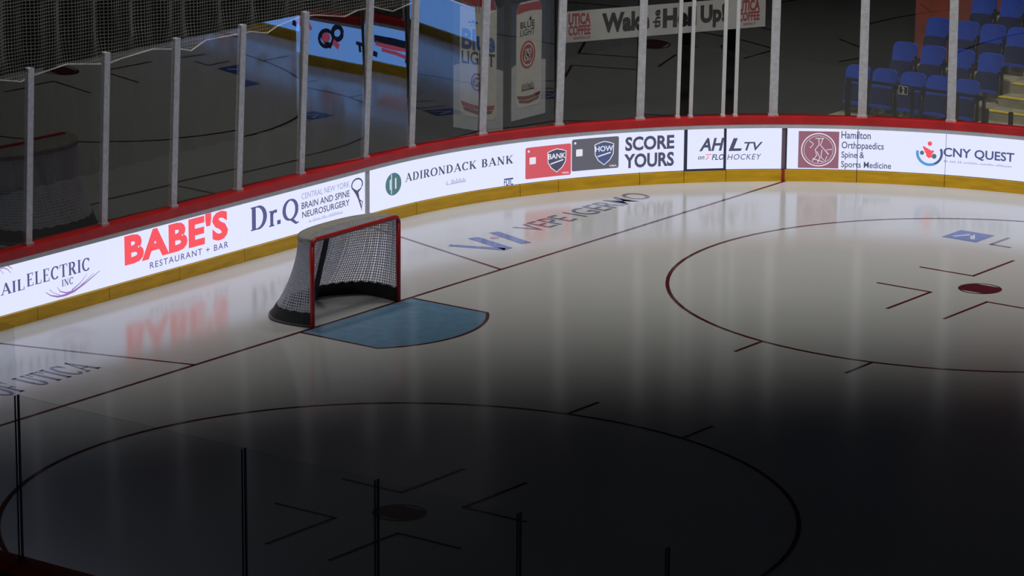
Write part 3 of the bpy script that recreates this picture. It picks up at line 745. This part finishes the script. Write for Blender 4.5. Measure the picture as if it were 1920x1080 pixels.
# corner floor between the round boards and the square slabs
k0 = FLAT; V_ = [Z3(P(k0+ARC*i/24, -.21), -.002) for i in range(25)]+[Vector((HX+.25, EY+.25, -.002))]
o = obj('floor_corner', V_, [list(range(len(V_)))[::-1]], walk_conc); o['kind'] = 'structure'
def drape(name, p0, p1, z0, z1, m, amp=.05, wl=.5):
    p0, p1 = Vector(p0), Vector(p1); d = p1-p0; n = int(d.length/.09); nn = Vector((-d.y, d.x, 0)).normalized(); V_ = []; F_ = []
    for i in range(n+1):
        q = p0+d*(i/n)+nn*amp*math.sin(i*.09/wl*6.283+.7*math.sin(i*.11)); V_ += [Z3(q, z0), Z3(q, z1)]
    for i in range(n): F_.append([2*i, 2*i+1, 2*i+3, 2*i+2])
    o = obj(name, V_, F_, m, None, True); o['kind'] = 'structure'; return o
drape('wall_end', (-16, 9.2, 0), (21.5, 9.2, 0), 0, 10, curtain)
yb = onx(1716, 45, 20.5).y
o = MB().box(20.5, 20.7, yb, 9.4, 0, 10).build('wall_tunnel', dark_wall); o['kind'] = 'structure'
o = MB().box(20.5, 20.7, yb-3.2, yb, 0, 6).build('wall_right', brown_wall); o['kind'] = 'structure'
o = MB().box(20.5, 20.7, -45, yb-3.2, 0, 10).build('wall_side', dark_wall); o['kind'] = 'structure'

# corner pillar with two printed banners
pcx, pcy = 9.62, 5.0
c2l = ony(958, 228, pcy)
PIL = empty('pillar', (c2l.x+.55, pcy+.6, 0), 'dark square pillar carrying the two can banners', 'pillar')
px_, pw = c2l.x-.06, 1.18
MB().box(px_, px_+pw, pcy+.02, pcy+pw, 0, 5.5).build('shaft', mat('pillar_dark', (.02, .02, .025), .8, noise=.2), PIL)
MB().box(px_-.05, px_+pw+.05, pcy-.03, pcy+pw+.05, 0, .12).build('plinth', mat('pillar_plinth', (.012, .012, .012), .8), PIL)
def can_banner(name, label, o, ux, wd, z0, z1, kind):
    """banner hung on the pillar; o = lower left corner, ux = unit vector along its width, print built as thin layers"""
    ux = Vector(ux); nn = Vector((ux.y, -ux.x, 0))
    e = empty(name, (o.x, o.y, z0), label, 'banner')
    H = z1-z0
    def lay(nm, shape, m, off):
        return obj(nm, [Vector((o.x, o.y, 0))+ux*a[0]*wd+nn*off+Vector((0, 0, z0+a[1]*H)) for a in shape[0]], shape[1], m, e)
    c = Vector((o.x, o.y, 0)); mb = MB(); P8 = []
    for zz in (z0, z1):
        for a, b in ((0, 0), (wd, 0), (wd, -.012), (0, -.012)): P8.append(c+ux*a+nn*b+Vector((0, 0, zz)))
    mb.hexa(P8).build('sheet', can_back, e)
    lay('snow_print', poly2([(0, 0), (1, 0), (1, .46), (.9, .47), (.8, .45), (.2, .44), (.1, .47), (0, .45)]), can_pale, .003)
    l, r = .13, .87
    can = [(l, .14), (l+.06, .095), (r-.06, .095), (r, .14), (r, .90), (r-.06, .965), (r-.12, .985), (l+.12, .985), (l+.06, .965), (l, .90)]
    lay('can_print', poly2(can), can_white, .006)
    lay('can_top_print', poly2([(l, .89)]+[(l+(r-l)*i/8, .89+.015*math.sin(math.pi*i/8)) for i in range(1, 8)]+[(r, .89), (r-.06, .962), (r-.1, .97), (l+.1, .97), (l+.06, .962)]), p_red, .009)
    lay('can_band', poly2([(l+.03, .205)]+[(l+.03+(r-l-.06)*i/8, .205-.02*math.sin(math.pi*i/8)) for i in range(1, 8)]+[(r-.03, .205), (r-.05, .175)]+[(r-.05-(r-l-.1)*i/8, .175-.02*math.sin(math.pi*i/8)) for i in range(1, 8)]+[(l+.05, .175)]), p_red if kind == 0 else p_brown, .009)
    lay('can_band', poly2([(l+.07, .165), (.5, .145), (r-.07, .165), (r-.1, .14), (.5, .12), (l+.1, .14)]), p_brown, .009)
    if kind == 0:
        lay('lettering', fit(sans('Blue', .035), .17, .84, .585, .735, None), p_blue, .010)
        lay('lettering', fit(sans('LIGHT', .02), .17, .84, .48, .575), p_black, .010)
        lay('maple_leaf', fit(poly2([(0, -1), (.15, -.5), (.7, -.6), (.55, -.2), (1, .1), (.6, .2), (.5, .5), (.25, .3), (0, 1), (-.25, .3), (-.5, .5), (-.6, .2), (-1, .1), (-.55, -.2), (-.7, -.6), (-.15, -.5)]), .6, .76, .74, .80), p_red, .010)
        lay('emblem', fit(ell(0, 0, 1, 1), .36, .60, .29, .42), p_brown, .010)
        lay('emblem_lines', join2([ring2(.48, .355, .085, .046, .012), sub((.43, .34), (.53, .37), .02, 2), sub((.44, .37), (.52, .335), .014, 2)]), can_white, .012)
        lay('lettering', fit(sans('*', .03), .3, .5, .75, .80), p_blue, .010)
    else:
        lay('lettering', fit(sans('BLUE', .02), .24, .66, .765, .82), p_black, .010)
        lay('lettering', fit(sans('LIGHT', .01), .24, .66, .70, .755), p_black, .010)
        lay('lettering', fit(poly2([(0, 0), (1, 0), (.5, 1)]), .48, .58, .825, .865), p_black, .010)
        lay('emblem', fit(ell(0, 0, 1, 1), .24, .68, .42, .655), p_red, .010)
        lay('emblem_lines', join2([ring2(.46, .537, .17, .092, .016), sub((.36, .5), (.56, .57), .05, 2), sub((.38, .58), (.54, .49), .03, 2), ring2(.46, .537, .07, .04, .02)]), can_white, .012)
        lay('lettering', fit(tiny(8, 6), .28, .66, .235, .30), p_black, .010)
    for a in (.04, .96): pass
    MB().tube([c+nn*.0+Vector((0, 0, z1)), c+ux*wd+Vector((0, 0, z1))], .015, 6).build('hanging_rod', black_metal, e)
    return e
zb = c2l.z; zt = ony(985, 2, pcy).z+.02
wd2 = ony(1022, 212, pcy).x-c2l.x
can_banner('can_banner', 'narrow white can banner with a big red round emblem, right face of the pillar', Vector((c2l.x, pcy, 0)), (1, 0, 0), wd2, zb, zt, 1)
# left face: runs along y, its right edge at the pillar corner
xl = c2l.x-.07
r1 = onx(943, 236, xl); l1 = onx(850, 236, xl)
zb1 = onx(850, 238, xl).z; zt1 = onx(935, 5, xl).z+.12
can_banner('can_banner', 'wide white can banner with blue letters, left face of the pillar', Vector((xl, l1.y, 0)), (0, -1, 0), l1.y-r1.y, zb1, zt1, 0)
PIL2 = MB().box(xl+.015, xl+1.2, r1.y+.05, l1.y+.05, 0, 5.5)
PIL2.build('side_shaft', mat('pillar_dark', (.02, .02, .025), .8), PIL)

# coffee banner over the tunnel mouth
A0 = ony(1052, 52, 5.6); dirb = Vector((.894, -.447, 0)); nb = Vector((dirb.y, -dirb.x, 0))
def onplane(px, py):
    d = ray(px, py); tt = (A0-CAM).dot(nb)/d.dot(nb); return CAM+d*tt
q0, q1_ = onplane(1052, 52), onplane(1436, 10)
Lb = (q1_-q0).dot(dirb); zb0 = onplane(1052, 81).z; zb1 = onplane(1052, 23).z
CB = empty('coffee_banner', (q0.x, q0.y, zb0), 'long white banner with black slogan and red lettering above the dark tunnel', 'banner')
def bp(u, z, off=0): return Vector((q0.x, q0.y, 0))+dirb*u+nb*off+Vector((0, 0, z))
MB().hexa([bp(0, zb0), bp(Lb, zb0), bp(Lb, zb0, -.02), bp(0, zb0, -.02), bp(0, zb1), bp(Lb, zb1), bp(Lb, zb1, -.02), bp(0, zb1, -.02)]).build('sheet', vinyl, CB)
def bl(shape, u0, u1, v0, v1, m, name='lettering'):
    v, f = fit(shape, u0*Lb, u1*Lb, zb0+v0*(zb1-zb0), zb0+v1*(zb1-zb0)); return obj(name, [bp(a[0], a[1], .006) for a in v], f, m, CB)
bl(sans('UTICA', .03), .035, .14, .56, .93, p_red); bl(sans('COFFEE', .03), .035, .14, .22, .54, p_red); bl(sans('ROASTING CO', .01), .06, .14, .09, .17, p_red)
bl(sans('Wake', .05), .195, .425, .22, .86, p_black)
tv, tf = sans('the', .03); bl(([(-a[1], a[0]) for a in tv], tf), .442, .478, .24, .84, p_black)
bl(sans('Hell', .05), .49, .655, .22, .86, p_black); bl(sans('Up!', .05), .675, .80, .12, .88, p_black)
bl(sans('UTICA', .03), .865, .97, .56, .93, p_red); bl(sans('COFFEE', .03), .865, .97, .24, .54, p_red); bl(sans('ROASTING CO', .01), .89, .95, .10, .17, p_red)
for u in (.02, .35, .68, .98):
    MB().tube([bp(u*Lb, zb1, -.01), bp(u*Lb, zb1+2.2, -.01)], .008, 5).build('hanger', black_metal, CB)

b_m = MB(); b_m.hexa([bp(u, z, o_) for z in (zb1+2.2, zb1+2.45) for u, o_ in ((-1.3, .08), (9.0, .08), (9.0, -.10), (-1.3, -.10))]); o = b_m.build('added_beam_1', black_metal); o['kind'] = 'structure'  # beam added out of frame as a support for the banner's hangers
# ------------------------------------------------------------------ seating beside the tunnel
R0, RD, RH, NR = 14.75, .86, .33, 6        # first row's x, row depth, row rise
z_first = .42
rows = [([1611, 1661, 1714, 1763, 1814], 'front row'), ([1699, 1752, 1806, 1860], 'second row'), ([1762, 1815, 1864, 1914], 'third row'), ([1848, 1901], 'fourth row')]
ya = onx(1846, 215, R0).y; yb2 = ya-1.25
def seat_y(k, c):
    x = R0+k*RD+.2; y = onx(c, 130-45*k, x).y
    for _ in range(4): y = onx(c, proj((x, y, z_first+k*RH+.8))[1], x).y
    return y
for k in range(5):
    x0 = R0-.42+k*RD; ytop = seat_y(min(k, 3), rows[min(k, 3)][0][0]-(0 if k < 4 else 0))+.30
    MB2 = MB().box(x0, x0+RD, yb2 if k > 3 else ya, ytop, 0, z_first+k*RH)
    t_o = empty('seating_tier', (x0+RD/2, (ya+ytop)/2, 0), 'olive concrete tier under the %s of blue seats' % (rows[k][1] if k < 4 else 'space behind the fourth row'), 'seating tier', 'concrete tiers of the stand')
    MB2.build('riser', concrete, t_o)
    MB().box(x0+.01, x0+RD-.01, ytop, ytop+.03, 0, z_first+k*RH).build('end_panel', dark_wall, t_o)
def rbox(w, h, d, r, n=14):
    """rounded panel in local y-z, thickness d along x, dished across its width"""
    V_ = []; F_ = []
    for i in range(n+1):
        y = -w/2+w*(.5-.5*math.cos(math.pi*i/n)); e = abs(y)-(w/2-r); c = r-math.sqrt(max(0, r*r-e*e)) if e > 0 else 0
        x = -.045*(2*y/w)**2
        V_ += [Vector((x, y, c)), Vector((x, y, h-c)), Vector((x+d, y, h-c)), Vector((x+d, y, c))]
    for i in range(n):
        q = 4*i
        for j in range(4): F_.append([q+j, q+4+j, q+4+(j+1) % 4, q+(j+1) % 4])
    F_ += [[0, 1, 2, 3], [4*n+3, 4*n+2, 4*n+1, 4*n]]
    return V_, F_
def seat_meshes():
    out = {}
    V_, F_ = rbox(.47, .40, .05, .09); V_ = [Vector((v.x+.16+.16*(v.z), v.y, v.z+.42)) for v in V_]; out['backrest'] = (V_, F_, seat_blue)
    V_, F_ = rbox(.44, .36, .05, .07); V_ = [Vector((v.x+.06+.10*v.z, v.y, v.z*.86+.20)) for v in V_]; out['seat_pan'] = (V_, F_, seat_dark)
    m = MB(); m.box(.0, .07, -.20, .20, .17, .215); out['pan_lip'] = (m.v, m.f, seat_blue)
    m = MB(); m.box(.10, .16, -.262, -.232, 0, .62); m.box(.02, .30, -.262, -.232, .50, .56); m.box(.04, .24, -.29, -.21, 0, .02); out['stanchion'] = (m.v, m.f, black_metal)
    m = MB(); m.box(.10, .16, .0, .0, 0, 0)
    return out
SM = seat_meshes(); _seatmesh = {}
for k, (v, f, m) in SM.items():
    me = bpy.data.meshes.new(k); me.from_pydata([tuple(a) for a in v], [], f); me.update(); me.materials.append(m); _seatmesh[k] = me
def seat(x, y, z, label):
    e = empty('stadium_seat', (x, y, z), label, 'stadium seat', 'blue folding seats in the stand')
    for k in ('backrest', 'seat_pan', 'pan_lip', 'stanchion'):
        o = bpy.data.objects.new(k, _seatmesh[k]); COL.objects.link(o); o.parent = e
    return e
ordn = ['first', 'second', 'third', 'fourth', 'fifth']
for k, (cols, rn) in enumerate(rows):
    for i, c in enumerate(cols):
        seat(R0+k*RD, seat_y(k, c), z_first+k*RH, 'blue folding stadium seat, %s from the left in the %s' % (ordn[i], rn))
# black guard rail in front with the section sign
GR = empty('guard_rail', (R0-.62, -1, 0), 'black metal guard rail in front of the first seat row', 'railing')
xr = R0-.62; y0 = onx(1590, 150, xr).y; y1 = onx(1848, 178, xr).y
zr = onx(1592, 146, xr).z
MB().box(xr-.02, xr+.03, y1, y0, zr-.045, zr).build('top_rail', black_metal, GR)
MB().box(xr-.015, xr+.02, y1, y0, .43, .46).build('lower_rail', black_metal, GR)
for px, wd in ((1591, .08), (1711, .035), (1788, .03), (1797, .03), (1846, .04)):
    yy = onx(px, 165, xr).y; MB().box(xr-.03, xr+.03, yy-wd/2, yy+wd/2, 0, zr).build('rail_post', black_metal, GR)
ys = onx(1694, 170, xr-.04).y; zs = onx(1694, 170, xr-.04).z
SG = empty('section_sign', (xr-.04, ys, zs), 'small black sign with a white outlined 2 on the guard rail', 'sign')
MB().box(xr-.045, xr-.03, ys-.11, ys+.11, zs-.08, zs+.10).build('plate', black_metal, SG)
def sg(shape, name):
    return obj(name, [Vector((xr-.048, ys-a[0], zs+a[1])) for a in shape[0]], shape[1], mat('sign_white', (.75, .75, .75), .5), SG)
sg(line2([(-.085, -.06), (.085, -.06), (.085, .075), (-.085, .075), (-.085, -.06)], .014), 'outline'); sg(fit(sans('2', .03), -.025, .025, -.045, .06), 'lettering')
# aisle steps with yellow edges
AI = empty('aisle_steps', (R0, -3.3, 0), 'concrete aisle steps with yellow edges right of the seats', 'steps')
for k in range(8):
    x0 = R0-.42+k*RD/2-.02; zt = onx(1860, 208, R0).z+(k-1)*RH/2
    MB().box(x0, x0+RD/2, yb2, ya-.01, 0, zt).build('step', concrete, AI)
    MB().box(x0-.006, x0+.07, yb2+.02, ya-.02, zt-.01, zt+.008).build('yellow_edge', nosing, AI)
for px in (1893, 1903):
    yy = onx(px, 200, xr).y; 
HR = empty('aisle_handrail', (xr, ya-.3, 0), 'black handrail posts at the foot of the aisle steps', 'railing')
for px in (1850, 1896):
    yy = onx(px, 200, xr-.1).y; MB().box(xr-.13, xr-.07, yy-.03, yy+.03, 0, 1.0).build('rail_post', black_metal, HR)
MB().box(xr-.12, xr-.08, onx(1896, 200, xr-.1).y, onx(1850, 200, xr-.1).y, .72, .76).build('top_rail', black_metal, HR)
